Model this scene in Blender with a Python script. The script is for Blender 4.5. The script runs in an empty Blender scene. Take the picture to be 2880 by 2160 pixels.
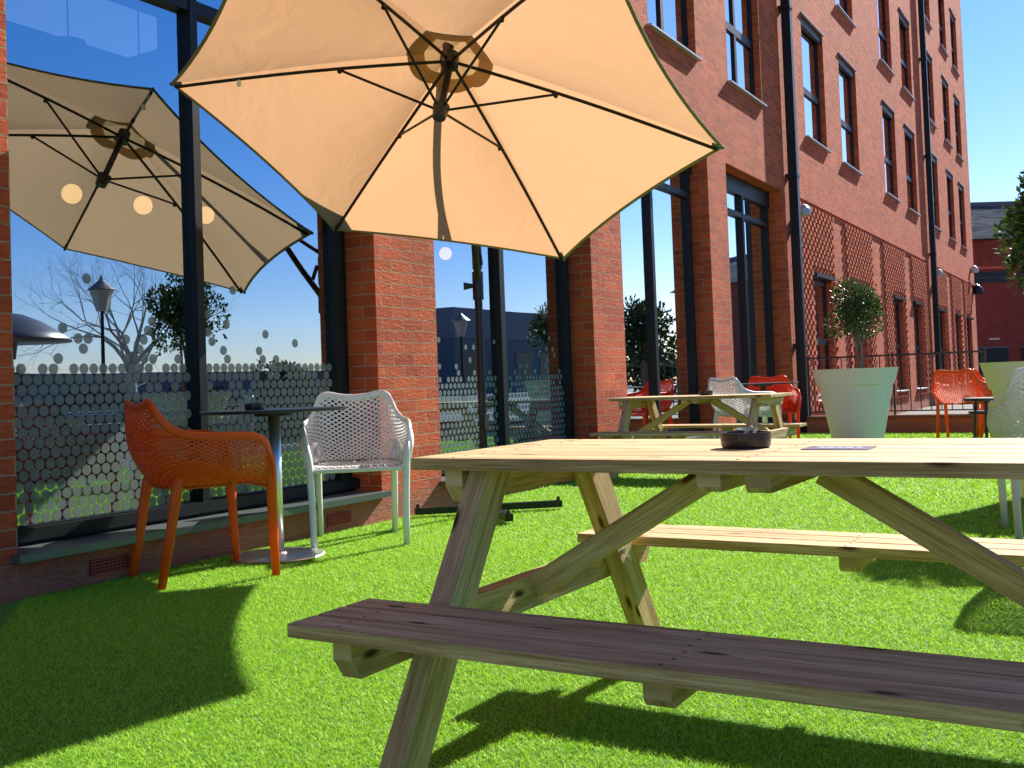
import bpy, bmesh, math, random
import numpy as np
from mathutils import Vector, Matrix
random.seed(7); rng = np.random.default_rng(7)
sc = bpy.context.scene
COL = sc.collection
R = math.radians
pi = math.pi

# ------------------------------------------------------------------ materials
def mat(name):
    m = bpy.data.materials.new(name); m.use_nodes = True
    nt = m.node_tree; b = nt.nodes['Principled BSDF']
    return m, nt, b
def N(nt, t, **kw):
    n = nt.nodes.new(t)
    for k, v in kw.items():
        if k in n.inputs: n.inputs[k].default_value = v
        else: setattr(n, k, v)
    return n
def L(nt, a, b): nt.links.new(a, b)
def simple(name, col, rough=.5, metal=0., bump=0., bscale=60, var=0., spec=.5, coat=0):
    m, nt, b = mat(name)
    b.inputs['Base Color'].default_value = (*col, 1); b.inputs['Roughness'].default_value = rough
    b.inputs['Metallic'].default_value = metal; b.inputs['Specular IOR Level'].default_value = spec
    b.inputs['Coat Weight'].default_value = coat
    tc = N(nt, 'ShaderNodeTexCoord')
    if var:
        n = N(nt, 'ShaderNodeTexNoise', Scale=bscale*.25, Detail=5.)
        L(nt, tc.outputs['Object'], n.inputs['Vector'])
        r = N(nt, 'ShaderNodeValToRGB')
        r.color_ramp.elements[0].position = .3; r.color_ramp.elements[1].position = .7
        r.color_ramp.elements[0].color = (*[c*(1-var) for c in col], 1)
        r.color_ramp.elements[1].color = (*[min(1, c*(1+var)) for c in col], 1)
        L(nt, n.outputs['Fac'], r.inputs['Fac']); L(nt, r.outputs['Color'], b.inputs['Base Color'])
    if bump:
        n = N(nt, 'ShaderNodeTexNoise', Scale=float(bscale), Detail=4.)
        L(nt, tc.outputs['Object'], n.inputs['Vector'])
        bp = N(nt, 'ShaderNodeBump', Strength=bump, Distance=.01)
        L(nt, n.outputs['Fac'], bp.inputs['Height']); L(nt, bp.outputs['Normal'], b.inputs['Normal'])
    return m

def brick_mat(name, c1, c2, mortar, creased=True, bstr=1.0, mort=.006, dirt=False):
    m, nt, b = mat(name)
    uv = N(nt, 'ShaderNodeUVMap')
    # slight waviness of the hand-made looking bricks
    br = N(nt, 'ShaderNodeTexBrick', Scale=1.0)
    br.inputs['Color1'].default_value = (*c1, 1); br.inputs['Color2'].default_value = (*c2, 1)
    br.inputs['Mortar'].default_value = (*mortar, 1)
    br.inputs['Mortar Size'].default_value = mort; br.inputs['Mortar Smooth'].default_value = .25
    br.inputs['Brick Width'].default_value = .225; br.inputs['Row Height'].default_value = .075
    br.offset = .5
    w = N(nt, 'ShaderNodeTexNoise', Scale=18., Detail=3.)
    L(nt, uv.outputs['UV'], w.inputs['Vector'])
    mx = N(nt, 'ShaderNodeVectorMath', operation='MULTIPLY_ADD')
    L(nt, w.outputs['Color'], mx.inputs[0]); mx.inputs[1].default_value = (.006, .006, 0); L(nt, uv.outputs['UV'], mx.inputs[2])
    L(nt, mx.outputs[0], br.inputs['Vector'])
    # colour noise
    mp = N(nt, 'ShaderNodeMapping'); mp.inputs['Scale'].default_value = (14, 42, 1)
    L(nt, uv.outputs['UV'], mp.inputs['Vector'])
    n1 = N(nt, 'ShaderNodeTexNoise', Scale=1., Detail=6., Roughness=.65, Distortion=1.2)
    L(nt, mp.outputs[0], n1.inputs['Vector'])
    n2 = N(nt, 'ShaderNodeTexNoise', Scale=2.2, Detail=3.)
    L(nt, uv.outputs['UV'], n2.inputs['Vector'])
    hs = N(nt, 'ShaderNodeHueSaturation')
    mr = N(nt, 'ShaderNodeMapRange'); mr.inputs[1].default_value = .25; mr.inputs[2].default_value = .75; mr.inputs[3].default_value = .72; mr.inputs[4].default_value = 1.28
    ad = N(nt, 'ShaderNodeMath', operation='ADD'); ml = N(nt, 'ShaderNodeMath', operation='MULTIPLY'); ml.inputs[1].default_value = .5
    L(nt, n1.outputs['Fac'], ad.inputs[0]); L(nt, n2.outputs['Fac'], ad.inputs[1]); L(nt, ad.outputs[0], ml.inputs[0])
    L(nt, ml.outputs[0], mr.inputs[0]); L(nt, mr.outputs[0], hs.inputs['Value'])
    src = br.outputs['Color']
    if dirt:
        # pale salts and splash-back dirt on the lowest courses, soot streaks higher up
        su = N(nt, 'ShaderNodeSeparateXYZ'); L(nt, uv.outputs['UV'], su.inputs[0])
        nn = N(nt, 'ShaderNodeTexNoise', Scale=5., Detail=4.); L(nt, uv.outputs['UV'], nn.inputs['Vector'])
        aa = N(nt, 'ShaderNodeMath', operation='MULTIPLY_ADD'); L(nt, nn.outputs['Fac'], aa.inputs[0]); aa.inputs[1].default_value = -.16; L(nt, su.outputs['Y'], aa.inputs[2])
        m1 = N(nt, 'ShaderNodeMapRange'); m1.inputs[1].default_value = .02; m1.inputs[2].default_value = .13; m1.inputs[3].default_value = .75; m1.inputs[4].default_value = 0.; L(nt, aa.outputs[0], m1.inputs[0])
        mx1 = N(nt, 'ShaderNodeMixRGB'); L(nt, m1.outputs[0], mx1.inputs[0]); L(nt, src, mx1.inputs[1]); mx1.inputs[2].default_value = (.42, .17, .105, 1); src = mx1.outputs[0]
        mp4 = N(nt, 'ShaderNodeMapping'); mp4.inputs['Scale'].default_value = (2.2, .35, 1); L(nt, uv.outputs['UV'], mp4.inputs['Vector'])
        n4 = N(nt, 'ShaderNodeTexNoise', Scale=1., Detail=5.); L(nt, mp4.outputs[0], n4.inputs['Vector'])
        m2 = N(nt, 'ShaderNodeMapRange'); m2.inputs[1].default_value = .52; m2.inputs[2].default_value = .75; m2.inputs[3].default_value = 0; m2.inputs[4].default_value = .25; L(nt, n4.outputs['Fac'], m2.inputs[0])
        mx2 = N(nt, 'ShaderNodeMixRGB'); L(nt, m2.outputs[0], mx2.inputs[0]); L(nt, src, mx2.inputs[1]); mx2.inputs[2].default_value = (.26, .07, .035, 1); src = mx2.outputs[0]
    L(nt, src, hs.inputs['Color']); L(nt, hs.outputs['Color'], b.inputs['Base Color'])
    b.inputs['Roughness'].default_value = .9; b.inputs['Specular IOR Level'].default_value = .25
    inv = N(nt, 'ShaderNodeMath', operation='SUBTRACT'); inv.inputs[0].default_value = 1.; L(nt, br.outputs['Fac'], inv.inputs[1])
    h = N(nt, 'ShaderNodeMath', operation='MULTIPLY_ADD')
    L(nt, n1.outputs['Fac'], h.inputs[0]); h.inputs[1].default_value = 2.6 if creased else .3; L(nt, inv.outputs[0], h.inputs[2])
    bp = N(nt, 'ShaderNodeBump', Strength=bstr, Distance=.007)
    L(nt, h.outputs[0], bp.inputs['Height']); L(nt, bp.outputs['Normal'], b.inputs['Normal'])
    return m

def wood_mat(name, ca, cb, cknot):
    m, nt, b = mat(name)
    uv = N(nt, 'ShaderNodeUVMap')
    mp = N(nt, 'ShaderNodeMapping'); mp.inputs['Scale'].default_value = (1.0, 22, 1); L(nt, uv.outputs['UV'], mp.inputs['Vector'])
    n = N(nt, 'ShaderNodeTexNoise', Scale=1., Detail=4., Roughness=.6, Distortion=1.4); L(nt, mp.outputs[0], n.inputs['Vector'])
    mp3 = N(nt, 'ShaderNodeMapping'); mp3.inputs['Scale'].default_value = (9, 260, 1); L(nt, uv.outputs['UV'], mp3.inputs['Vector'])
    nf = N(nt, 'ShaderNodeTexNoise', Scale=1., Detail=2.); L(nt, mp3.outputs[0], nf.inputs['Vector'])
    r = N(nt, 'ShaderNodeValToRGB'); e = r.color_ramp.elements
    e[0].position = .36; e[0].color = (*ca, 1); e[1].position = .6; e[1].color = (*cb, 1)
    L(nt, n.outputs['Fac'], r.inputs['Fac'])
    mp2 = N(nt, 'ShaderNodeMapping'); mp2.inputs['Scale'].default_value = (3.6, 12, 1); L(nt, uv.outputs['UV'], mp2.inputs['Vector'])
    v = N(nt, 'ShaderNodeTexVoronoi', Scale=1., voronoi_dimensions='2D'); L(nt, mp2.outputs[0], v.inputs['Vector'])
    mr = N(nt, 'ShaderNodeMapRange'); mr.inputs[1].default_value = .05; mr.inputs[2].default_value = .13; mr.inputs[3].default_value = 1; mr.inputs[4].default_value = 0
    L(nt, v.outputs['Distance'], mr.inputs[0])
    # only some cells carry a knot
    th = N(nt, 'ShaderNodeMath', operation='GREATER_THAN'); th.inputs[1].default_value = .5
    sp = N(nt, 'ShaderNodeSeparateColor'); L(nt, v.outputs['Color'], sp.inputs[0]); L(nt, sp.outputs[0], th.inputs[0])
    mm = N(nt, 'ShaderNodeMath', operation='MULTIPLY'); L(nt, mr.outputs[0], mm.inputs[0]); L(nt, th.outputs[0], mm.inputs[1])
    mix = N(nt, 'ShaderNodeMixRGB'); L(nt, mm.outputs[0], mix.inputs[0]); L(nt, r.outputs['Color'], mix.inputs[1]); mix.inputs[2].default_value = (*cknot, 1)
    mul = N(nt, 'ShaderNodeMixRGB', blend_type='MULTIPLY'); mul.inputs[0].default_value = .75
    rf = N(nt, 'ShaderNodeValToRGB'); rf.color_ramp.elements[0].position = .35; rf.color_ramp.elements[0].color = (.60, .52, .40, 1); rf.color_ramp.elements[1].position = .6
    L(nt, nf.outputs['Fac'], rf.inputs[0]); L(nt, mix.outputs[0], mul.inputs[1]); L(nt, rf.outputs[0], mul.inputs[2])
    L(nt, mul.outputs[0], b.inputs['Base Color'])
    b.inputs['Roughness'].default_value = .75; b.inputs['Specular IOR Level'].default_value = .3
    bp = N(nt, 'ShaderNodeBump', Strength=.5, Distance=.002); L(nt, nf.outputs['Fac'], bp.inputs['Height']); L(nt, bp.outputs['Normal'], b.inputs['Normal'])
    return m

def glass_mat(name, base, tint=(.5, .55, .6), col=(.92, .95, 1)):
    m = bpy.data.materials.new(name); m.use_nodes = True; nt = m.node_tree; nt.nodes.clear()
    out = N(nt, 'ShaderNodeOutputMaterial')
    tr = N(nt, 'ShaderNodeBsdfTransparent'); tr.inputs[0].default_value = (*tint, 1)
    gl = N(nt, 'ShaderNodeBsdfGlossy'); gl.inputs['Roughness'].default_value = 0.; gl.inputs['Color'].default_value = (*col, 1)
    fr = N(nt, 'ShaderNodeFresnel', IOR=1.5)
    ma = N(nt, 'ShaderNodeMath', operation='MULTIPLY_ADD'); ma.inputs[1].default_value = 1.2; ma.inputs[2].default_value = base; ma.use_clamp = True
    tc = N(nt, 'ShaderNodeTexCoord'); nz = N(nt, 'ShaderNodeTexNoise', Scale=1.2, Detail=1.)
    bp = N(nt, 'ShaderNodeBump', Strength=.05, Distance=.01)
    L(nt, tc.outputs['Object'], nz.inputs['Vector']); L(nt, nz.outputs['Fac'], bp.inputs['Height']); L(nt, bp.outputs['Normal'], gl.inputs['Normal'])
    L(nt, fr.outputs[0], ma.inputs[0])
    ge = N(nt, 'ShaderNodeNewGeometry'); sb = N(nt, 'ShaderNodeMath', operation='SUBTRACT'); sb.inputs[0].default_value = 1.; L(nt, ge.outputs['Backfacing'], sb.inputs[1])
    mb_ = N(nt, 'ShaderNodeMath', operation='MULTIPLY'); L(nt, ma.outputs[0], mb_.inputs[0]); L(nt, sb.outputs[0], mb_.inputs[1]); ma = mb_
    mx = N(nt, 'ShaderNodeMixShader'); L(nt, ma.outputs[0], mx.inputs[0]); L(nt, tr.outputs[0], mx.inputs[1]); L(nt, gl.outputs[0], mx.inputs[2])
    L(nt, mx.outputs[0], out.inputs[0])
    return m

def translucent_mat(name, col, tcol, mixf=.5, rough=.9, island=None, scale=None):
    m = bpy.data.materials.new(name); m.use_nodes = True; nt = m.node_tree; nt.nodes.clear()
    out = N(nt, 'ShaderNodeOutputMaterial')
    d = N(nt, 'ShaderNodeBsdfPrincipled'); d.inputs['Roughness'].default_value = rough; d.inputs['Base Color'].default_value = (*col, 1)
    d.inputs['Specular IOR Level'].default_value = .3
    t = N(nt, 'ShaderNodeBsdfTranslucent'); t.inputs[0].default_value = (*tcol, 1)
    if island:
        g = N(nt, 'ShaderNodeNewGeometry'); r = N(nt, 'ShaderNodeValToRGB')
        els = r.color_ramp.elements
        els[0].color = (*island[0], 1); els[1].color = (*island[-1], 1)
        for i, c in enumerate(island[1:-1]):
            e = els.new((i+1)/(len(island)-1)); e.color = (*c, 1)
        L(nt, g.outputs['Random Per Island'], r.inputs[0]); L(nt, r.outputs[0], d.inputs['Base Color']); L(nt, r.outputs[0], t.inputs[0])
    mx = N(nt, 'ShaderNodeMixShader'); mx.inputs[0].default_value = mixf
    L(nt, d.outputs[0], mx.inputs[1]); L(nt, t.outputs[0], mx.inputs[2]); L(nt, mx.outputs[0], out.inputs[0])
    return m, nt, d, t

M = {}
M['brick'] = brick_mat('brick_wall', (.66, .122, .036), (.45, .074, .027), (.46, .28, .175), mort=.0045, dirt=True)
M['brick_dark'] = brick_mat('brick_far', (.24, .055, .035), (.19, .045, .03), (.20, .08, .055), False, .4)
M['plinth'] = brick_mat('brick_plinth', (.30, .085, .045), (.20, .07, .045), (.30, .22, .15))
M['frame'] = simple('window_frame_metal', (.009, .012, .015), .45, 0, spec=.22)
M['sillm'] = simple('sill_metal', (.10, .125, .12), .35, .2, .1, 30, spec=.6)
M['sill_light'] = simple('sill_light', (.42, .43, .44), .4, .3)
M['pipe'] = simple('pipe_metal', (.012, .016, .022), .4, 0, spec=.3)
M['glass'] = glass_mat('window_glass', .44, (.5, .55, .6), (.62, .82, 1.))
M['glass_up'] = glass_mat('upper_glass', .60, (.25, .28, .3))
M['glass_far'] = glass_mat('window_glass_brightened', .62, (.4, .45, .5), (.82, .93, 1.))  # same glass as the near windows, brighter sky reflection set into it
M['dots'] = simple('frosted_film', (.20, .25, .23), .7)
_d = M['dots'].node_tree
_p = _d.nodes['Principled BSDF']; _p.inputs['Alpha'].default_value = .68
M['interior'] = simple('interior_dark', (.10, .09, .085), .8)
M['interior_light'] = simple('interior_white', (.6, .6, .58), .8)
M['louvre'] = simple('louvre_metal', (.06, .06, .045), .5, .3)
M['wood'] = wood_mat('picnic_wood', (.43, .27, .11), (.73, .53, .27), (.10, .035, .012))
M['black'] = simple('black_plastic', (.012, .012, .013), .32, 0, spec=.5)
M['blacktop'] = simple('table_laminate', (.02, .022, .025), .35, 0, .05, 80)
M['steel'] = simple('brushed_steel', (.80, .80, .78), .38, 1., .06, 220)
M['hem'] = simple('parasol_hem', (.26, .19, .09), .8)
M['bolt'] = simple('bolt_steel', (.6, .62, .62), .3, 1.)
M['umb_metal'] = simple('parasol_metal', (.018, .011, .009), .4, .5)
M['mast'] = simple('mast_metal', (.012, .013, .016), .3, .4)
M['planter'] = simple('planter_plastic', (.80, .68, .68), .45, 0, .03, 90, spec=.4)
M['soil'] = simple('soil', (.04, .03, .02), .95, 0, .6, 60)
M['bark'] = simple('bark', (.16, .11, .07), .9, 0, .6, 80, .3)
M['bark_pale'] = simple('bark_pale', (.46, .44, .36), .9, 0, .4, 60, .2)
M['vent'] = simple('clay_vent', (.42, .055, .03), .8)
M['ventdark'] = simple('clay_vent_slots', (.05, .012, .01), .9)
M['rail'] = simple('railing_paint', (.022, .018, .018), .4)
M['slate'] = brick_mat('roof_slate', (.15, .165, .17), (.07, .08, .085), (.03, .034, .04), True, 1., .004)
M['slate'].node_tree.nodes['Principled BSDF'].inputs['Specular IOR Level'].default_value = 0.
M['lintel'] = simple('orange_lintel', (.48, .12, .06), .8)
M['darkwin'] = simple('dark_window', (.01, .012, .018), .3, spec=.3)
M['asphalt'] = simple('asphalt', (.11, .108, .104), .9, 0, .3, 40, .2)
M['shed'] = simple('shed_cladding', (.10, .115, .135), .7)
M['shed_light'] = simple('shed_cladding_light', (.17, .17, .19), .7)
M['pinksign'] = simple('sign_red', (.55, .06, .12), .5)
M['navy'] = simple('dark_fence_paint', (.018, .022, .034), .6)
M['galv'] = simple('galvanised', (.22, .19, .17), .35, .7)
M['purple'] = simple('leaflet_purple', (.055, .03, .13), .4)
M['paleblue'] = simple('leaflet_print', (.5, .56, .72), .5)
M['lampglass'] = simple('lantern_glass', (.55, .53, .42), .2)
M['lampcap'] = simple('lantern_cap', (.30, .22, .15), .4)
M['cream'] = simple('wall_lamp_cream', (.55, .52, .46), .5)
M['cig'] = simple('cigarette_paper', (.7, .55, .4), .8)
def emis(name, col, s):
    m = bpy.data.materials.new(name); m.use_nodes = True; b = m.node_tree.nodes['Principled BSDF']
    b.inputs['Base Color'].default_value = (*col, 1); b.inputs['Emission Color'].default_value = (*col, 1); b.inputs['Emission Strength'].default_value = s
    return m
M['globe'] = emis('lit_globe', (1., .50, .17), 2.3)
M['panel'] = emis('bulkhead_glow', (.6, .78, 1.), .32)  # glow added so the bulkhead looks lit; it is no lamp
M['orange'], *_ = translucent_mat('orange_plastic', (.90, .125, .005), (.95, .14, .01), .24, .38)
M['white'], *_ = translucent_mat('white_plastic', (.80, .78, .75), (.7, .68, .62), .12, .42)
M['red'], *_ = translucent_mat('red_plastic', (.82, .07, .008), (.9, .09, .01), .3, .3)
M['canopy'], _nt, _dd, _tt = translucent_mat('parasol_fabric', (.38, .27, .165), (.56, .315, .165), .53)
_tc = N(_nt, 'ShaderNodeTexCoord'); _nz = N(_nt, 'ShaderNodeTexNoise', Scale=3.2, Detail=4., Distortion=.8); L(_nt, _tc.outputs['Object'], _nz.inputs['Vector'])
_bp = N(_nt, 'ShaderNodeBump', Strength=.28, Distance=.05); L(_nt, _nz.outputs['Fac'], _bp.inputs['Height']); L(_nt, _bp.outputs['Normal'], _dd.inputs['Normal']); L(_nt, _bp.outputs['Normal'], _tt.inputs['Normal'])
M['cap'], *_ = translucent_mat('parasol_fabric_shaded', (.30, .21, .11), (.40, .23, .10), .5)  # shade of the doubled fabric put into a darker colour
M['blade'], *_ = translucent_mat('grass_blade', (.2, .45, .04), (.2, .45, .04), .38, .55,
    [(.15, .32, .008), (.25, .50, .012), (.39, .69, .020), (.48, .78, .035), (.68, .88, .17)])
M['leaf'], *_ = translucent_mat('bay_leaf', (.06, .12, .02), (.1, .2, .03), .25, .4,
    [(.020, .045, .010), (.035, .07, .014), (.06, .105, .022), (.13, .16, .045)])
M['leaf_dark'], *_ = translucent_mat('evergreen_leaf', (.02, .04, .012), (.03, .06, .02), .2, .5,
    [(.014, .03, .01), (.025, .05, .015), (.04, .07, .02)])
# turf backing
m, nt, b = mat('turf_backing'); tc = N(nt, 'ShaderNodeTexCoord'); n = N(nt, 'ShaderNodeTexNoise', Scale=55., Detail=6., Roughness=.7)
L(nt, tc.outputs['Object'], n.inputs['Vector']); r = N(nt, 'ShaderNodeValToRGB')
r.color_ramp.elements[0].position = .38; r.color_ramp.elements[0].color = (.05, .16, .008, 1); r.color_ramp.elements[1].position = .62; r.color_ramp.elements[1].color = (.17, .40, .018, 1)
L(nt, n.outputs['Fac'], r.inputs[0]); L(nt, r.outputs[0], b.inputs['Base Color']); b.inputs['Roughness'].default_value = .9
bp = N(nt, 'ShaderNodeBump', Strength=.8, Distance=.02); L(nt, n.outputs['Fac'], bp.inputs['Height']); L(nt, bp.outputs['Normal'], b.inputs['Normal'])
M['turf'] = m

# ------------------------------------------------------------------ geometry helpers
class MB:
    def __init__(s): s.v = []; s.f = []; s.uv = []; s.mi = []; s.boxuv = True
    def quad(s, pts, uv=None, mi=0):
        b = len(s.v); s.v += [tuple(p) for p in pts]; s.f.append(tuple(range(b, b+len(pts)))); s.uv.append(uv); s.mi.append(mi)
    def box(s, a, b, mi=0, skip=()):
        x0, y0, z0 = [min(a[i], b[i]) for i in range(3)]; x1, y1, z1 = [max(a[i], b[i]) for i in range(3)]
        F = {'-x': [(x0,y1,z0),(x0,y0,z0),(x0,y0,z1),(x0,y1,z1)], '+x': [(x1,y0,z0),(x1,y1,z0),(x1,y1,z1),(x1,y0,z1)],
             '-y': [(x0,y0,z0),(x1,y0,z0),(x1,y0,z1),(x0,y0,z1)], '+y': [(x1,y1,z0),(x0,y1,z0),(x0,y1,z1),(x1,y1,z1)],
             '-z': [(x0,y1,z0),(x1,y1,z0),(x1,y0,z0),(x0,y0,z0)], '+z': [(x0,y0,z1),(x1,y0,z1),(x1,y1,z1),(x0,y1,z1)]}
        for k, q in F.items():
            if k not in skip: s.quad(q, None, mi)
        return s
    def board(s, a, b, side, w, t, mi=0):
        """plank from a to b; 'side' = width direction; t = thickness; a,b on the centre line"""
        a = Vector(a); b = Vector(b); d = (b-a); Ln = d.length; d.normalize()
        side = Vector(side); side = (side - d*side.dot(d)).normalized(); up = d.cross(side)
        o = random.uniform(0, 50); o2 = random.uniform(0, 50)
        c = [(-w/2, -t/2), (w/2, -t/2), (w/2, t/2), (-w/2, t/2)]
        P = [[p + side*x + up*y for x, y in c] for p in (a, b)]
        per = [0, w, w+t, 2*w+t, 2*w+2*t]
        base = len(s.v); s.v += [tuple(q) for e in P for q in e]
        for i in range(4):
            j = (i+1) % 4
            s.f.append((base+i, base+j, base+4+j, base+4+i)); s.mi.append(mi)
            s.uv.append([(o, o2+per[i]), (o, o2+per[i+1]), (o+Ln, o2+per[i+1]), (o+Ln, o2+per[i])])
        s.f.append((base+3, base+2, base+1, base)); s.mi.append(mi); s.uv.append([(o2, o), (o2+.02, o), (o2+.02, o+.02), (o2, o+.02)])
        s.f.append((base+4, base+5, base+6, base+7)); s.mi.append(mi); s.uv.append([(o2, o), (o2+.02, o), (o2+.02, o+.02), (o2, o+.02)])
        return s
    def prism(s, poly, axis, a, b, mi=0, grain=None):
        """extrude 2D polygon (in the two other axes, order x,y,z) along axis"""
        def P(q, t):
            q = list(q); q.insert('xyz'.index(axis), t); return tuple(q)
        n = len(poly); base = len(s.v); s.v += [P(q, a) for q in poly] + [P(q, b) for q in poly]
        o = random.uniform(0, 40)
        for i in range(n):
            j = (i+1) % n; s.f.append((base+i, base+j, base+n+j, base+n+i)); s.mi.append(mi); s.uv.append(None)
        s.f.append(tuple(base+i for i in reversed(range(n)))); s.mi.append(mi); s.uv.append([(o+poly[i][0], o+poly[i][1]) for i in reversed(range(n))])
        s.f.append(tuple(base+n+i for i in range(n))); s.mi.append(mi); s.uv.append([(o+poly[i][0], o+poly[i][1]) for i in range(n)])
        if grain is not None:
            g = Vector(grain).normalized()
            for fi in range(len(s.f)-n-2, len(s.f)):
                P_ = [Vector(s.v[k]) for k in s.f[fi]]; nn = (P_[1]-P_[0]).cross(P_[2]-P_[0]).normalized()
                if abs(nn.dot(g)) > .9: s.uv[fi] = [(o+q.x*.1, o+(q.y+q.z)*.1) for q in P_]; continue
                v_ = nn.cross(g).normalized(); s.uv[fi] = [(o+q.dot(g), o+q.dot(v_)+fi*.3) for q in P_]
        return s
    def tube(s, pts, rad, seg=8, cap=True, mi=0, flat=None, nrm=None):
        """rad: float or list; flat: (list of) second radius; nrm: reference direction for the first radius"""
        pts = [Vector(p) for p in pts]; n = len(pts)
        if not hasattr(rad, '__len__'): rad = [rad]*n
        if flat is None: flat = rad
        elif not hasattr(flat, '__len__'): flat = [flat]*n
        base = len(s.v); ref = None
        for i, p in enumerate(pts):
            d = (pts[min(i+1, n-1)] - pts[max(i-1, 0)]).normalized()
            if nrm is not None:
                q = nrm[i] if isinstance(nrm, list) else nrm
                x = Vector(q); x = (x - d*x.dot(d)).normalized()
            else:
                if ref is None: ref = Vector((0, 0, 1)) if abs(d.z) < .9 else Vector((1, 0, 0))
                x = (ref - d*ref.dot(d)).normalized(); ref = x
            y = d.cross(x)
            for k in range(seg):
                a = 2*pi*k/seg; s.v.append(tuple(p + x*math.cos(a)*rad[i] + y*math.sin(a)*flat[i]))
        for i in range(n-1):
            for k in range(seg):
                j = (k+1) % seg; s.f.append((base+i*seg+k, base+i*seg+j, base+(i+1)*seg+j, base+(i+1)*seg+k)); s.uv.append(None); s.mi.append(mi)
        if cap:
            s.f.append(tuple(base+k for k in reversed(range(seg)))); s.uv.append(None); s.mi.append(mi)
            s.f.append(tuple(base+(n-1)*seg+k for k in range(seg))); s.uv.append(None); s.mi.append(mi)
        return s
    def lathe(s, prof, c=(0, 0, 0), seg=32, mi=0):
        base = len(s.v)
        for r, z in prof:
            for k in range(seg):
                a = 2*pi*k/seg; s.v.append((c[0]+r*math.cos(a), c[1]+r*math.sin(a), c[2]+z))
        for i in range(len(prof)-1):
            for k in range(seg):
                j = (k+1) % seg; s.f.append((base+i*seg+k, base+i*seg+j, base+(i+1)*seg+j, base+(i+1)*seg+k)); s.uv.append(None); s.mi.append(mi)
        s.f.append(tuple(base+k for k in reversed(range(seg)))); s.uv.append(None); s.mi.append(mi)
        s.f.append(tuple(base+(len(prof)-1)*seg+k for k in range(seg))); s.uv.append(None); s.mi.append(mi)
        return s
    def mesh(s, name, mats, smooth=False):
        me = bpy.data.meshes.new(name); me.from_pydata(s.v, [], s.f)
        for m_ in (mats if isinstance(mats, (list, tuple)) else [mats]): me.materials.append(m_)
        ul = me.uv_layers.new(name='UVMap'); data = np.zeros(len(me.loops)*2, np.float32); k = 0
        for fi, f in enumerate(s.f):
            u = s.uv[fi]
            if u is None:
                p = [Vector(s.v[i]) for i in f]
                nn = Vector((0, 0, 0))
                for i in range(len(p)):
                    a, b_ = p[i], p[(i+1) % len(p)]; nn += a.cross(b_)
                ax = max(range(3), key=lambda i: abs(nn[i]))
                u = [(q.y, q.z) if ax == 0 else (q.x, q.z) if ax == 1 else (q.x, q.y) for q in p]
            for q in u: data[k] = q[0]; data[k+1] = q[1]; k += 2
        ul.data.foreach_set('uv', data)
        if len(me.materials) > 1: me.polygons.foreach_set('material_index', s.mi)
        if smooth: me.polygons.foreach_set('use_smooth', [True]*len(me.polygons))
        me.update(); return me
    def build(s, name, mats, parent=None, smooth=False, bevel=0, **kw):
        o = bpy.data.objects.new(name, s.mesh(name, mats, smooth)); COL.objects.link(o)
        if parent is not None: o.parent = parent
        if bevel:
            bm_ = o.modifiers.new('bevel', 'BEVEL'); bm_.width = bevel; bm_.segments = 2; bm_.limit_method = 'ANGLE'; bm_.angle_limit = R(40)
        for k, v in kw.items(): o[k] = v
        return o
def empty(name, loc, rz=0, **kw):
    o = bpy.data.objects.new(name, None); COL.objects.link(o); o.location = loc; o.rotation_euler = (0, 0, rz); o.empty_display_size = .2
    for k, v in kw.items(): o[k] = v
    return o
def copy_tree(o, parent=None, remat=None):
    c = o.copy(); COL.objects.link(c)
    if parent is not None: c.parent = parent
    if remat and c.type == 'MESH':
        for sl in c.material_slots:
            if sl.material in remat:
                new = remat[sl.material]; sl.link = 'OBJECT'; sl.material = new
    for ch in [x for x in bpy.data.objects if x.parent == o]: copy_tree(ch, c, remat)
    return c

FX = -3.951            # the plane of the brick front
GX = FX - .227         # the plane of the glass
# ------------------------------------------------------------------ ground
MB().box((-300, -300, -.35), (300, 400, -.05)).build('ground', M['asphalt'], kind='structure')
MB().box((FX, -8, -.049), (1.6, 14.8, 0)).build('turf_backing', M['turf'], kind='structure')

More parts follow.
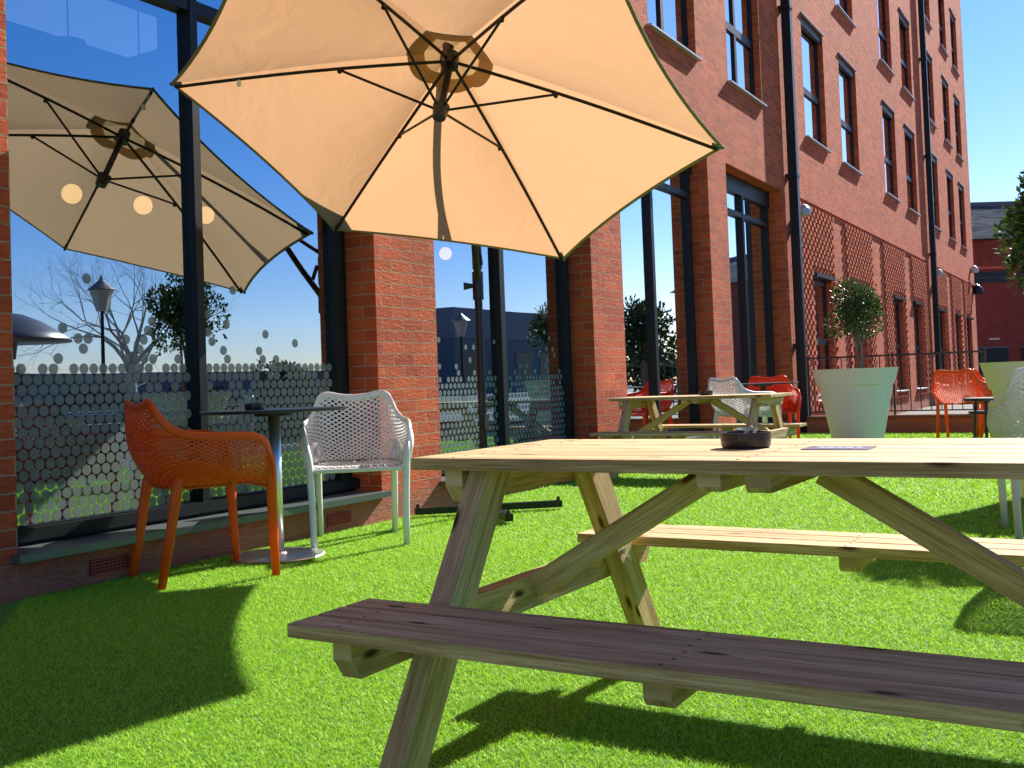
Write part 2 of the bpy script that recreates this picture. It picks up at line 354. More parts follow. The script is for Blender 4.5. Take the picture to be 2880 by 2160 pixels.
def grass():
    V = []; n_tot = 0
    zones = [(1.3, 3.2, 42000, .0024, .0115), (3.2, 4.8, 24000, .0032, .013), (4.8, 7.2, 10000, .0048, .015), (7.2, 10.5, 3600, .0085, .018), (10.5, 14.75, 1800, .012, .02)]
    for y0, y1, dens, w, h in zones:
        x0, x1 = FX+.01, 1.58
        n = int((x1-x0)*(y1-y0)*dens)
        x = rng.uniform(x0, x1, n); y = rng.uniform(y0, y1, n)
        # what the camera sees plus a step to each side
        keep = (x > -1.0*y*1.12 - .9) & ((x < .15) | (rng.random(n) < .45))
        x = x[keep]; y = y[keep]; n = len(x)
        a = rng.uniform(0, 2*pi, n); lean = rng.uniform(.3, 1.7, n)*h; la = rng.uniform(0, 2*pi, n)
        hh = h*rng.uniform(.6, 1.15, n)
        dx = np.cos(a)*w/2; dy = np.sin(a)*w/2
        p = np.zeros((n, 3, 3))
        p[:, 0, 0] = x-dx; p[:, 0, 1] = y-dy; p[:, 1, 0] = x+dx; p[:, 1, 1] = y+dy
        p[:, 2, 0] = np.maximum(x+np.cos(la)*lean, FX+.002); p[:, 2, 1] = y+np.sin(la)*lean; p[:, 2, 2] = hh
        p[:, :2, 2] = .0005
        V.append(p.reshape(-1, 3))
    V = np.concatenate(V); n = len(V)//3
    me = bpy.data.meshes.new('grass'); me.vertices.add(len(V)); me.vertices.foreach_set('co', V.ravel().astype(np.float32))
    me.loops.add(len(V)); me.loops.foreach_set('vertex_index', np.arange(len(V), dtype=np.int32))
    me.polygons.add(n); me.polygons.foreach_set('loop_start', np.arange(0, len(V), 3, dtype=np.int32)); me.polygons.foreach_set('loop_total', np.full(n, 3, np.int32))
    me.update(calc_edges=True); me.materials.append(M['blade'])
    o = bpy.data.objects.new('grass', me); COL.objects.link(o)
    o['label'] = 'bright green artificial grass covering the whole terrace'; o['category'] = 'grass'; o['kind'] = 'stuff'
grass()

# ------------------------------------------------------------------ the hotel building
bld = empty('brick_building', (FX, 12, 0), label='tall orange-red brick building with big ground-floor windows along the left', category='building')
def part(mb, name, mats, parent=None, **kw):
    """build a mesh given in world coordinates as a child of bld (or of another part)"""
    p = parent if parent is not None else bld
    off = Vector((FX, 12, 0)) if p is bld else Vector(p['_off']) if '_off' in p else Vector((0, 0, 0))
    o = mb.build(name, mats, **kw); o.parent = p
    o.matrix_parent_inverse = Matrix.Identity(4)
    if p is bld: o.location = -off
    return o

big = [(-2.87, -.35), (.22, 2.0), (2.70, 5.22), (5.89, 8.37), (9.04, 11.55), (12.21, 14.64)]
# the near window spans 2.70 to 5.22; the two before it lie behind the camera
big = [(-3.62, -1.10), (-.46, 2.03), (2.70, 5.22), (5.89, 8.37), (9.04, 11.55), (12.21, 14.64)]
BZ = (.18, 3.385)
up1 = [(4.9, 6.3), (7.45, 8.85), (9.93, 11.33), (12.45, 13.85)]           # first floor above the big windows
colsx = [(16.1, 17.45), (18.55, 19.9), (22.35, 23.7), (24.85, 26.2), (28.3, 29.65), (31.3, 32.6), (33.7, 35.0)]
rows = [(4.42, 6.32), (7.14, 8.94), (9.77, 11.5), (12.4, 14.2)]
gcols = [(16.15, 17.3), (18.7, 19.85), (22.5, 23.65), (24.9, 26.05), (28.4, 29.75), (31.6, 32.8), (34.0, 35.3)]
GZ = (.41, 2.31)
YA, YB, ZT = -12., 36.5, 15.2
op = [(a, b, *BZ) for a, b in big]
for a, b in up1:
    for r_ in rows: op.append((a, b, *r_))
for a, b in colsx:
    for r_ in rows: op.append((a, b, *r_))
op += [(a, b, *GZ) for a, b in gcols]
RV = .165
def facade():
    w = MB()
    ys = sorted({YA, YB, *[o[0] for o in op], *[o[1] for o in op]}); zs = sorted({-.3, .15, ZT, *[o[2] for o in op], *[o[3] for o in op]})
    for i in range(len(ys)-1):
        y0, y1 = ys[i], ys[i+1]; run = None
        for j in range(len(zs)-1):
            z0, z1 = zs[j], zs[j+1]; cy, cz = (y0+y1)/2, (z0+z1)/2
            hole = any(o[0] < cy < o[1] and o[2] < cz < o[3] for o in op)
            if not hole:
                w.quad([(FX, y0, z0), (FX, y1, z0), (FX, y1, z1), (FX, y0, z1)])
    for y0, y1, z0, z1 in op:
        x1 = FX-.32
        w.quad([(FX, y0, z0), (FX, y0, z1), (x1, y0, z1), (x1, y0, z0)])
        w.quad([(FX, y1, z0), (x1, y1, z0), (x1, y1, z1), (FX, y1, z1)])
        w.quad([(FX, y0, z1), (FX, y1, z1), (x1, y1, z1), (x1, y0, z1)])
        w.quad([(FX, y0, z0), (x1, y0, z0), (x1, y1, z0), (FX, y1, z0)])
    # sides, back
    XB = -16.
    w.quad([(FX, YB, -.3), (XB, YB, -.3), (XB, YB, ZT), (FX, YB, ZT)])
    w.quad([(XB, YA, -.3), (FX, YA, -.3), (FX, YA, ZT), (XB, YA, ZT)])
    w.quad([(XB, YB, -.3), (XB, YA, -.3), (XB, YA, ZT), (XB, YB, ZT)])
    return w
part(facade(), 'wall', M['brick'])
part(MB().box((-16, YA, ZT), (FX+.05, YB+.05, ZT+.25)), 'roof', M['sill_light'])
# soffit line: slim projecting course over the patterned brickwork
part(MB().box((FX+.0005, 15.35, 3.40), (FX+.028, 27.25, 3.47)).box((FX+.0005, 28.0, 3.40), (FX+.028, 36.4, 3.47)), 'string_course', M['brick'])

# patterned brickwork: projecting headers in a diaper
def diaper():
    w = MB()
    panels = [(15.4, 17.55), (18.35, 20.65), (21.6, 24.05), (24.8, 27.2), (28.1, 30.3), (31.0, 33.05), (33.6, 35.35)]
    for a, b in panels:
        nrow = int((3.38-.27)/.075)
        for j in range(nrow):
            z = .275+j*.075; k = 0; y = a+(.1125 if j % 2 else 0)
            while y+.105 < b:
                cy = y+.05
                if not any(g0-.13 < cy < g1+.13 and z > GZ[0]-.1 and z < GZ[1]+.09 for g0, g1 in gcols):
                    w.box((FX+.0008, y, z), (FX+.038, y+.104, z+.064), skip=('-x',))
                y += .225
    return w
part(diaper(), 'patterned_brickwork', M['brick'], label='diaper pattern of projecting header bricks')

def window(y0, y1, z0, z1, kind, dots=None):
    """kind: 'big','up','ground'"""
    f = MB(); xf = FX-.085; xg = GX; dep = .11
    if kind == 'big':
        fw = .075; xf = FX-.182; mw = .025 if abs(y0-2.7) < .1 else .035
        f.box((xf-dep, y0+.002, z0+.031), (xf+.014, y1-.002, z0+.088)); f.box((xf-dep, y0+.003, z0+.0125), (xf-.02, y1-.003, z0+.0305))
        f.box((xf-dep+.01, y0+.003, z0+.0882), (xf-.012, y1-.003, z0+.096))
        f.box((xf-dep, y0, z1-.22), (xf, y1, z1-.002))
        f.box((xf-dep, y0, z0+.088), (xf, y0+.07, z1-.22))
        f.box((xf-dep, y1-.17, z0+.088), (xf, y1-.09, z1-.22))
        f.box((xf-dep, y1-.09, z0+.088), (xf-.05, y1-.002, z1-.22))
        ym = y0+1.215 if y1-y0 > 2.45 else (y0+y1)/2
        ym = (y0+y1-.1)/2+.02
        f.box((xf-dep, ym-mw, z0+.088), (xf+.006, ym+mw, z1-.22))
        zt = 2.905
        f.box((xf-dep, y0+.07, zt-.033), (xf, ym-mw, zt+.033)); f.box((xf-dep, ym+mw, zt-.033), (xf, y1-.17, zt+.033))
        panes = [(y0+.07, ym-mw, z0+.088, zt-.033), (ym+mw, y1-.17, z0+.088, zt-.033), (y0+.07, ym-mw, zt+.033, z1-.22), (ym+mw, y1-.17, zt+.033, z1-.22)]
        gm = M['glass']
    else:
        fw = .06
        f.box((xf-dep, y0, z0), (xf, y1, z0+fw)); f.box((xf-dep, y0, z1-.10), (xf, y1, z1))
        f.box((xf-dep, y0, z0+fw), (xf, y0+fw, z1-.10)); f.box((xf-dep, y1-fw, z0+fw), (xf, y1, z1-.10))
        zt = z0+(z1-z0)*(.42 if kind == 'up' else .48)
        f.box((xf-dep, y0+fw, zt-.05), (xf+.004, y1-fw, zt+.05))
        panes = [(y0+fw, y1-fw, z0+fw, zt-.05), (y0+fw, y1-fw, zt+.05, z1-.10)]
        if y1-y0 > 1.36 and kind == 'up' and z0 < 5:
            ym = y0+.62
            f.box((xf-dep, ym-.04, z0+fw), (xf+.002, ym+.04, zt-.05)); f.box((xf-dep, ym-.04, zt+.05), (xf+.002, ym+.04, z1-.10))
            panes = [(y0+fw, ym-.04, z0+fw, zt-.05), (ym+.04, y1-fw, z0+fw, zt-.05), (y0+fw, ym-.04, zt+.05, z1-.10), (ym+.04, y1-fw, zt+.05, z1-.10)]
        gm = M['glass_up']; xg = xf-.025
    o = part(f, 'window', M['frame'])
    for p in panes:
        q = MB().box((xg-.006, p[0]-.004, p[2]-.004), (xg, p[1]+.004, p[3]+.004))
        c = q.build('pane', gm); c.parent = o
    if kind == 'big' and y0 > 8.5:
        for c_ in [x_ for x_ in bpy.data.objects if x_.parent == o]: c_.material_slots[0].link = 'OBJECT'; c_.material_slots[0].material = M['glass_far']
    if kind == 'big':
        s = MB()
        s.prism([(FX-RV-.015, z0+.012), (FX+.055, z0+.012), (FX+.055, z0-.022), (FX+.045, z0-.022), (FX+.045, z0-.006), (FX+.001, z0-.006), (FX+.001, z0+.002), (FX-RV-.015, z0+.002)], 'y', y0-.0+.003, y1-.003)
        s.box((FX+.0015, y0-.028, z0-.021), (FX+.054, y0+.002, z0+.011)); s.box((FX+.0015, y1-.002, z0-.021), (FX+.054, y1+.028, z0+.011))
        # prism order (x,z)
        c = s.build('sill', M['sillm']); c.parent = o
    else:
        s = MB(); s.prism([(FX-.2, z0+.012), (FX+.058, z0-.002), (FX+.058, z0-.022), (FX-.2, z0-.022)], 'y', y0-.04, y1+.05)
        c = s.build('sill', M['sill_light']); c.parent = o
        if kind == 'up':
            v = MB(); v.box((xf+.001, y0+.03, z1-.13), (FX-.03, y1-.01, z1-.006))
            c = v.build('louvre', M['louvre']); c.parent = o
            v = MB(); v.box((FX+.001, y0-.02, z1-.015), (FX+.03, y0+.62, z1)); v.box((FX+.001, y0+.70, z1-.015), (FX+.03, y1+.02, z1))
            c = v.build('head_flashing', M['sill_light']); c.parent = o
        if kind == 'ground':
            v = MB(); v.box((FX-.1, y0-.03, z1-.02), (FX+.07, y1+.03, z1+.035)); c = v.build('lintel_cap', M['frame']); c.parent = o
    if dots:
        dm = MB(); p1, p2 = panes[0], panes[1]
        pit = .0555; rr = .0256 if abs(y0-2.7) < .1 else .0215; dz = .0478
        for p in (p1, p2):
            j = 0; z = p[2]+.034
            while z < 1.75 and z < p[3]:
                y = p[0]+.01+(pit/2 if j % 2 else 0); top = .84 + .15*dots
                while y < p[1]-.005:
                    ok = z < top or (random.random() < max(0, .42-(z-top)*.9)**1.7)
                    if z < top-.12 or ok and random.random() < .85:
                        if p[0]+rr < y < p[1]-rr:
                            b0 = len(dm.v); n_ = 12
                            dm.v += [(xg+.0022, y+rr*math.cos(2*pi*k/n_), z+rr*math.sin(2*pi*k/n_)) for k in range(n_)]
                            dm.f.append(tuple(range(b0, b0+n_))); dm.uv.append(None); dm.mi.append(0)
                    y += pit
                z += dz; j += 1
        c = dm.build('frosted_film', M['dots']); c.parent = o
    return o
for i, (a, b) in enumerate(big):
    window(a, b, *BZ, 'big', dots=(1. if i == 2 else .35 if i == 3 else None))
for a, b in up1:
    for r_ in rows: window(a, b, *r_, 'up')
for a, b in colsx:
    for r_ in rows: window(a, b, *r_, 'up')
for a, b in gcols: window(a, b, *GZ, 'ground')

# downpipes on the front
for y, z0 in ((14.93, -.04), (27.55, -.04)):
    p = MB().box((FX+.03, y-.055, z0), (FX+.155, y+.055, 14.9))
    for z in np.arange(1.2, 14.5, 2.4): p.box((FX+.001, y-.08, z), (FX+.165, y+.08, z+.05))
    part(p, 'drainpipe', M['pipe'])
# clay air vents in the plinth
for y in (3.16, 4.79, 7.3, 10.2):
    v = MB().box((FX+.0008, y-.108, .04), (FX+.006, y+.108, .108), mi=1)
    for j in range(5): v.box((FX+.006, y-.108, .041+j*.0145), (FX+.011, y+.108, .041+j*.0145+.0065))
    for j in range(10): v.box((FX+.006, y-.108+j*.0236, .041), (FX+.0095, y-.104+j*.0236, .106))
    part(v, 'air_vent', [M['vent'], M['ventdark']])
# wall lamps
def wall_lamp(y, z, s, m_):
    v = MB(); prof = [(.0, 0), (.07, .0), (.085, .03), (.075, .09), (.04, .13), (.0, .15)]
    pts = []
    for r_, h in prof: pts.append((r_*s*1.4, h*s*1.4))
    v.lathe(pts, (FX+.11, y, z), 16); v.box((FX+.001, y-.03, z+.05), (FX+.11, y+.03, z+.1))
    part(v, 'wall_lamp', m_, smooth=False)
wall_lamp(15.35, 3.10, .85, M['sill_light']); wall_lamp(28.3, 3.15, .8, M['cream']); wall_lamp(36.1, 3.12, 1.5, M['mast']); wall_lamp(35.6, 3.75, 1.1, M['cream'])

# interior: floor, ceiling slabs, partition
MB().box((-15.9, YA+.1, -.1), (FX-.33, YB-.1, .12)).build('interior_floor', M['interior'], kind='structure')
MB().box((-9.5, YA+.1, .12), (-9.2, 15.9, 3.46)).build('interior_wall', M['interior'], kind='structure')
MB().box((-15.9, YA+.1, 3.47), (FX-.33, YB-.1, 3.9)).box((-15.9, YA+.1, 6.5), (FX-.33, YB-.1, 6.9)).box((-15.9, YA+.1, 9.1), (FX-.33, YB-.1, 9.4)).box((-15.9, YA+.1, 11.7), (FX-.33, YB-.1, 12.1)).build('interior_ceiling', M['interior'], kind='structure')
MB().box((-9.2, 15.5, .12), (FX-.33, 15.8, 3.46)).build('interior_partition', M['interior'], kind='structure')
MB().box((-5.9, 2.2, 3.24), (-5.6, 4.99, 3.46)).build('ceiling_bulkhead', M['panel'], label='pale ceiling bulkhead with an added glow, seen through the near window', category='ceiling panel')
# pendant lamps with glowing globes
for k, (y, lab) in enumerate([(3.958, 'glowing globe pendant lamp nearest the left brick edge inside'), (4.484, 'glowing globe pendant lamp in the middle of the near window'),
                              (5.012, 'glowing globe pendant lamp just right of the window post'), (7.94, 'single glowing globe pendant seen in the window behind the parasol mast')]):
    e = empty('pendant_lamp', (-5.2, y, 3.46), label=lab, category='pendant lamp', group='globe pendants hanging inside the windows')
    MB().lathe([(.0, -.0), (.085, -.5), (.085, -.5), (.04, -.68), (.01, -.72), (0, -.72)][:0] + [(.10, -.52), (.085, -.58), (.035, -.68), (.012, -.70)], (0, 0, 0), 20).build('ceiling_cup', M['black'], e, smooth=True)
    MB().tube([(0, 0, 0), (0, 0, -1.37)], .005, 6).build('cord', M['black'], e)
    g = MB(); prof = [(.058*math.sin(pi*t/12)+.0004, -1.425-.058*math.cos(pi*t/12)*-1 - .058*0) for t in range(13)]
    g.lathe([(r_, z) for r_, z in prof][::-1], (0, 0, 0), 20)
    g.build('globe', M['globe'], e, smooth=True)

# ------------------------------------------------------------------ picnic table
def picnic_table():
    """origin: ground under the front-left corner of the top; +x along the boards, +y away"""
    Ln, W, H, T = 1.42, .672, .670, .0265; so, sw, sz = .41, .255, .388
    e = empty('picnic_table', (0, 0, 0))
    t = MB(); n = 6; bw = (W-(n-1)*.006)/n
    for i in range(n): y = bw/2+i*(bw+.006); dx = random.uniform(-.002, .002); t.board((dx, y, H-T/2), (Ln+dx, y, H-T/2), (0, 1, 0), bw, T)
    t.build('tabletop', M['wood'], e, bevel=.0025)
    for s0 in (-so, W+so-sw):
        t = MB(); bw2 = (sw-.014)/3
        for i in range(3): y = s0+bw2/2+i*(bw2+.007); t.board((-.008, y, sz-T/2), (Ln+.008, y, sz-T/2), (0, 1, 0), bw2, T)
        t.build('bench_seat', M['wood'], e, bevel=.0025)
    yc = W/2
    sc_ = MB()
    for xs in (.10, .74, Ln-.10):
        for i in range(n):
            for q in (-.025, .025): sc_.lathe([(.0035, 0), (.0035, .0006), (0, .0007)], (xs+random.uniform(-.004, .004), bw/2+i*(bw+.006)+q, H), 6)
        for s0 in (-so, W+so-sw):
            for i in range(3):
                for q in (-.02, .02): sc_.lathe([(.0035, 0), (.0035, .0006), (0, .0007)], (xs+random.uniform(-.004, .004), s0+.04+i*.087+q, sz), 6)
    sc_.build('screw_heads', M['umb_metal'], e)
    for sx in (0, 1):
        X = lambda x: x if sx == 0 else Ln-x
        # beams: under top and under seats, ends chamfered
        for (ya, yb, zt, hh, xx, ww) in ((.02, W-.02, H-T, .072, .10, .045), (-so+.03, W+so-.03, sz-T, .078, .10, .045)):
            p = [(ya, zt), (yb, zt), (yb, zt-hh*.5), (yb-.028, zt-hh), (ya+.028, zt-hh), (ya, zt-hh*.5)]
            t = MB(); a, b = X(xx-ww/2), X(xx+ww/2); t.prism(p, 'x', min(a, b), max(a, b), grain=(0, 1, 0)); t.build('cross_beam', M['wood'], e, bevel=.002)
        for sy in (-1, 1):
            xa = X(.15); top = Vector((xa, yc+sy*.235, H-T-.002)); bot = Vector((xa, yc+sy*.665, 0)); d = (bot-top).normalized()
            # horizontal-cut ends
            hw = .044/abs(d.z); w2 = .0255
            t = MB(); t.prism([(top.y-hw, top.z), (top.y+hw, top.z), (bot.y+hw, 0.003), (bot.y-hw, 0.003)], 'x', xa-w2, xa+w2, grain=d)
            lg = t.build('leg', M['wood'], e, bevel=.002)
            s = (H-T-.38)/(H-T); q = top+(bot-top)*s
            bt = MB()
            for k in (-1, 1):
                c = Vector((xa+ (w2 if sx == 0 else -w2), q.y+k*.018, .35-k*.012))
                bt.tube([c, c+Vector((.009 if sx == 0 else -.009, 0, 0))], .009, 6)
            bt.build('bolt', M['bolt'], lg)
        # diagonal brace from the seat beam up to the middle of the top
        a = Vector((X(.125), yc, .335)); b = Vector((X(.60), yc, H-T-.02))
        t = MB(); t.board(a, b, (0, 1, 0), .045, .055); t.build('brace', M['wood'], e, bevel=.002)
    for xm, ya, yb, zt, hh in ((.68, .02, W-.02, H-T, .036), (.775, .02, W-.02, H-T, .036), (.73, -so+.02, -so+sw-.02, sz-T, .042), (.745, W+so-sw+.02, W+so-.02, sz-T, .042)):
        p = [(ya, zt), (yb, zt), (yb, zt-hh*.7), (yb-.012, zt-hh), (ya+.012, zt-hh), (ya, zt-hh*.7)]
        t = MB(); t.prism(p, 'x', xm-.024, xm+.024, grain=(0, 1, 0)); t.build('batten', M['wood'], e, bevel=.002)
    return e
pt = picnic_table(); pt.location = (-1.365, 1.912, 0); pt.rotation_euler = (0, 0, -.001)
pt['label'] = 'large wooden picnic table in the foreground with a black ashtray on it'; pt['category'] = 'picnic table'; pt['group'] = 'wooden picnic tables on the grass'
pt2 = copy_tree(pt); pt2.location = (-3.86, 8.43, 0); pt2.rotation_euler = (0, 0, .008)
pt2['label'] = 'wooden picnic table farther back beside the brick pillar'

def ashtray(loc, r, h, label, butts=True):
    e = empty('ashtray', loc, label=label, category='ashtray', group='black ashtrays on the tables')
    MB().lathe([(r*.90, 0), (r*.97, h*.1), (r, h*.5), (r, h), (r*.92, h), (r*.88, h*.85), (r*.86, h*.25), (.0, h*.22)], (0, 0, 0), 32).build('bowl', M['black'], e, smooth=False)
    if butts:
        MB().tube([(-.2*r, 0, h*.6), (.25*r, .1*r, h*1.35)], .0035, 6).tube([(.3*r, -.2*r, h*.6), (.35*r, .35*r, h*1.2)], .0035, 6).build('cigarette_end', M['cig'], e)
ashtray((-.713, 2.262, .6705), .054, .034, 'round black ashtray on the foreground picnic table')
ashtray((-3.10, 8.78, .6705), .06, .04, 'small black ashtray on the far picnic table')
# leaflet
e = empty('leaflet', (-.512, 2.244, .6708), label='purple leaflet lying flat on the foreground picnic table', category='leaflet')
lf = MB().box((-.066, -.053, 0), (.066, .053, .0008)); lf.build('sheet', M['purple'], e)
pr = MB()
for k, (a, b) in enumerate([(-.045, -.03), (-.027, -.008), (-.004, .008), (.011, .03), (.033, .046)]): pr.box((a, -.006, .0012), (b, .012, .0016))
pr.box((-.03, -.026, .0012), (.03, -.018, .0016)); pr.build('print', M['paleblue'], e)

# ------------------------------------------------------------------ perforated armchair
def lerp(a, b, t): return a+(b-a)*t
def crom(P, t):
    """Catmull-Rom through P, t in 0..len-1"""
    i = min(int(t), len(P)-2); f = t-i
    p0 = P[max(i-1, 0)]; p1 = P[i]; p2 = P[i+1]; p3 = P[min(i+2, len(P)-1)]
    return .5*((2*p1)+(p2-p0)*f+(2*p0-5*p1+4*p2-p3)*f*f+(3*p1-p0-3*p2+p3)*f**3)
RIM = [Vector(p) for p in [(0, .270, .792), (.07, .270, .797), (.145, .268, .812), (.188, .262, .800), (.215, .245, .755), (.238, .205, .702), (.262, .14, .668), (.277, .05, .657), (.282, -.06, .654), (.282, -.15, .648), (.279, -.212, .622), (.272, -.242, .560), (.262, -.250, .49), (.252, -.250, .435)]]
SEA = [Vector(p) for p in [(0, .185, .425), (.06, .183, .425), (.125, .175, .425), (.165, .16, .425), (.190, .135, .427), (.205, .10, .429), (.217, .05, .431), (.226, -.01, .432), (.232, -.07, .433), (.236, -.13, .433), (.239, -.18, .433), (.241, -.215, .432), (.242, -.235, .43), (.240, -.245, .428)]]
def arclen(P, n=200):
    s = [0]; q = crom(P, 0)
    for i in range(1, n+1):
        r_ = crom(P, i*(len(P)-1)/n); s.append(s[-1]+(r_-q).length); q = r_
    return s
_al = arclen(RIM)
def t_of(u):  # u 0..1 by arc length
    tgt = u*_al[-1]
    for i in range(len(_al)-1):
        if _al[i+1] >= tgt:
            return (i+(tgt-_al[i])/max(1e-9, _al[i+1]-_al[i]))*(len(RIM)-1)/(len(_al)-1)
    return len(RIM)-1
def shellP(u, v):
    """u -1..1 around, v 0 rim .. 1 seat perimeter"""
    sg = 1 if u >= 0 else -1; t = t_of(min(1, abs(u)))
    a = crom(RIM, t); b = crom(SEA, t)
    p = a.lerp(b, v); out = Vector((a.x, a.y+.02, 0)); out = out.normalized() if out.length > 1e-6 else Vector((0, 1, 0))
    p = p + out*.045*math.sin(pi*min(1, v))**1.0*(1 if t < 9 else max(0, 1-(t-9)/4))
    p.z -= .02*math.sin(pi*v)
    return Vector((p.x*sg, p.y, p.z))
def seatP(s, t):
    """s -1..1 across, t 0 back .. 1 front"""
    k = 1+t*(len(SEA)-2); b = crom(SEA, min(k, len(SEA)-1)); b0 = SEA[0]
    y = lerp(.187, -.255, t)
    # half width of the seat at this y
    hw = None
    for i in range(len(SEA)-1):
        if SEA[i].y >= y >= SEA[i+1].y:
            f = (SEA[i].y-y)/max(1e-6, SEA[i].y-SEA[i+1].y); hw = lerp(SEA[i].x, SEA[i+1].x, f); break
    if hw is None: hw = SEA[-1].x if y < 0 else .03
    x = s*hw; z = .428-.016*(1-s*s)*math.sin(pi*min(1, t*1.1))+ (-.022*max(0, (t-.85)/.15)**2) - .01*(1-t)*(1-s*s)
    return Vector((x, y-.012*(1-s*s)*t, z))
def perforate(mb, P, nu, nv, hu, hv, border):
    """diamond lattice over P(u,v) (u,v in 0..1)"""
    idx = {}
    def node(i, j):
        if (i, j) not in idx: idx[(i, j)] = len(mb.v); mb.v.append(tuple(P(i/nu, j/nv)))
        return idx[(i, j)]
    def face(f): mb.f.append(tuple(f)); mb.uv.append([(0, 0)]*len(f)); mb.mi.append(0)
    for i in range(nu+1):
        for j in range(nv+1):
            if (i+j) % 2 == 0: continue
            L_, R_, T_, B_ = i > 0, i < nu, j > 0, j < nv
            if L_ and R_ and T_ and B_:
                n4 = [node(i-1, j), node(i, j-1), node(i+1, j), node(i, j+1)]
                solid = border(i/nu, j/nv)
                if solid: face(n4)
                else:
                    c = [(-hu, 0), (-hu*.3, -hv*.75), (0, -hv), (hu*.3, -hv*.75), (hu, 0), (hu*.3, hv*.75), (0, hv), (-hu*.3, hv*.75)]
                    b0 = len(mb.v)
                    for a, b in c: mb.v.append(tuple(P((i+a)/nu, (j+b)/nv)))
                    h = [b0+k for k in range(8)]
                    face([n4[0], h[0], h[1], h[2], n4[1]][::1]); face([n4[1], h[2], h[3], h[4], n4[2]]); face([n4[2], h[4], h[5], h[6], n4[3]]); face([n4[3], h[6], h[7], h[0], n4[0]])
            else:
                n3 = []
                if L_: n3.append(node(i-1, j))
                if T_: n3.append(node(i, j-1))
                if R_: n3.append(node(i+1, j))
                if B_: n3.append(node(i, j+1))
                if len(n3) == 3: face(n3)
def sweep_pts(P, a, b, n): return [crom(P, lerp(a, b, k/n)) for k in range(n+1)]
def make_chair():
    e = empty('armchair', (0, 0, 0))
    mb = MB(); perforate(mb, lambda u, v: shellP(u*2-1, v), 96, 32, .60, .60, lambda u, v: v < .05 or u < .03 or u > .97)
    perforate(mb, lambda u, v: seatP(u*2-1, v), 26, 28, .55, .5, lambda u, v: v > .93)
    o = mb.build('perforated_shell', M['orange'], e, smooth=True)
    sm = o.modifiers.new('thick', 'SOLIDIFY'); sm.thickness = .005; sm.offset = 0
    # rim, flat band
    half = sweep_pts(RIM, 0, len(RIM)-1, 46); pts = [Vector((-p.x, p.y, p.z)) for p in half[::-1][:-1]]+half
    nr = []
    for i, p in enumerate(pts):
        d = (pts[min(i+1, len(pts)-1)]-pts[max(i-1, 0)]).normalized(); o_ = Vector((p.x, p.y+.05, .0)).normalized()
        u_r = (i/(len(pts)-1))*2-1
        dn = (shellP(u_r, .12)-shellP(u_r, .0)); nr.append(dn.normalized() if dn.length > 1e-5 else Vector((0, 0, -1)))
    pts = [p+nr[i]*.010 for i, p in enumerate(pts)]
    n_ = len(pts); wd = [.0185]*n_
    for i in range(n_):
        k = min(i, n_-1-i)
        if k < 12: wd[i] = .022
    MB().tube(pts, wd, 10, flat=.0085, nrm=nr).build('rim', M['orange'], e, smooth=True)
    fr = [seatP(-1+2*k/16, 1.) for k in range(17)]
    MB().tube(fr, .011, 8, flat=.008).build('seat_edge', M['orange'], e, smooth=True)
    for sx in (-1, 1):
        f = [(.264, -.247, .545), (.258, -.250, .48), (.252, -.252, .42), (.247, -.256, .30), (.243, -.262, .15), (.240, -.268, .002)]
        MB().tube([(sx*x, y, z) for x, y, z in f], [.020, .027, .026, .0235, .021, .0185], 12, flat=[.012, .019, .020, .019, .018, .0165], nrm=(0, 1, 0)).build('leg', M['orange'], e, smooth=True)
        f = [(.212, .148, .50), (.213, .165, .43), (.214, .178, .36), (.213, .205, .20), (.211, .245, .002)]
        MB().tube([(sx*x, y, z) for x, y, z in f], [.018, .026, .0245, .022, .0185], 12, flat=[.013, .019, .0195, .018, .0165], nrm=(0, 1, 0)).build('leg', M['orange'], e, smooth=True)
        f = [(.212, .150, .49), (.222, .125, .527), (.233, .07, .528), (.240, .0, .508), (.243, -.045, .495), (.244, -.075, .465), (.238, -.08, .425)]
        MB().tube([(sx*x, y, z) for x, y, z in f], (.015), 10, flat=.010).build('side_arch', M['orange'], e, smooth=True)
    return e
def place_chair(o, feet_mid_front, facing, label, s=1.0):
    """feet_mid_front: point midway between the two front feet; facing: 2D direction the sitter looks"""
    fx, fy = facing; n = math.hypot(fx, fy); fx /= n; fy /= n
    # local -y is the facing direction
    rz = math.atan2(fx, -fy)
    o.rotation_euler = (0, 0, rz); o.scale = (s, s, s)
    o.location = (feet_mid_front[0]-fx*.266*s, feet_mid_front[1]-fy*.266*s, 0)
    o['label'] = label; o['category'] = 'chair'; o['group'] = 'perforated plastic armchairs on the terrace'
ch = make_chair()
place_chair(ch, (-3.515, 3.64), (.20, .45), 'orange perforated armchair beside the round cafe table, seen from behind')
W_ = {M['orange']: M['white']}; R_ = {M['orange']: M['red']}
c2 = copy_tree(ch, None, W_); place_chair(c2, (-3.43, 4.335), (.36, -.43), 'white perforated armchair facing the camera in front of the brick pillar')
c3 = copy_tree(ch, None, W_); place_chair(c3, (-3.02, 9.05), (.25, -.55), 'white armchair behind the far picnic table'); c3.location = (-3.36, 10.6, 0); c3.rotation_euler = (0, 0, math.atan2(.47, -.88))
c4 = copy_tree(ch, None, R_); place_chair(c4, (-2.9, 10.3), (.1, -.5), 'glossy red armchair half hidden behind the far picnic table'); c4.location = (-3.42, 11.85, 0); c4.rotation_euler = (0, 0, R(22))
c5 = copy_tree(ch); place_chair(c5, (-1.62, 13.5), (.2, .5), 'orange armchair between the white planter and the right-hand planter'); c5.location = (-1.64, 13.33, 0); c5.rotation_euler = (0, 0, R(172))
c6 = copy_tree(ch); place_chair(c6, (-1.45, 13.7), (-.5, .2), 'second orange armchair peeping out beside the right-hand planter'); c6.location = (-1.27, 13.75, 0); c6.rotation_euler = (0, 0, R(100))
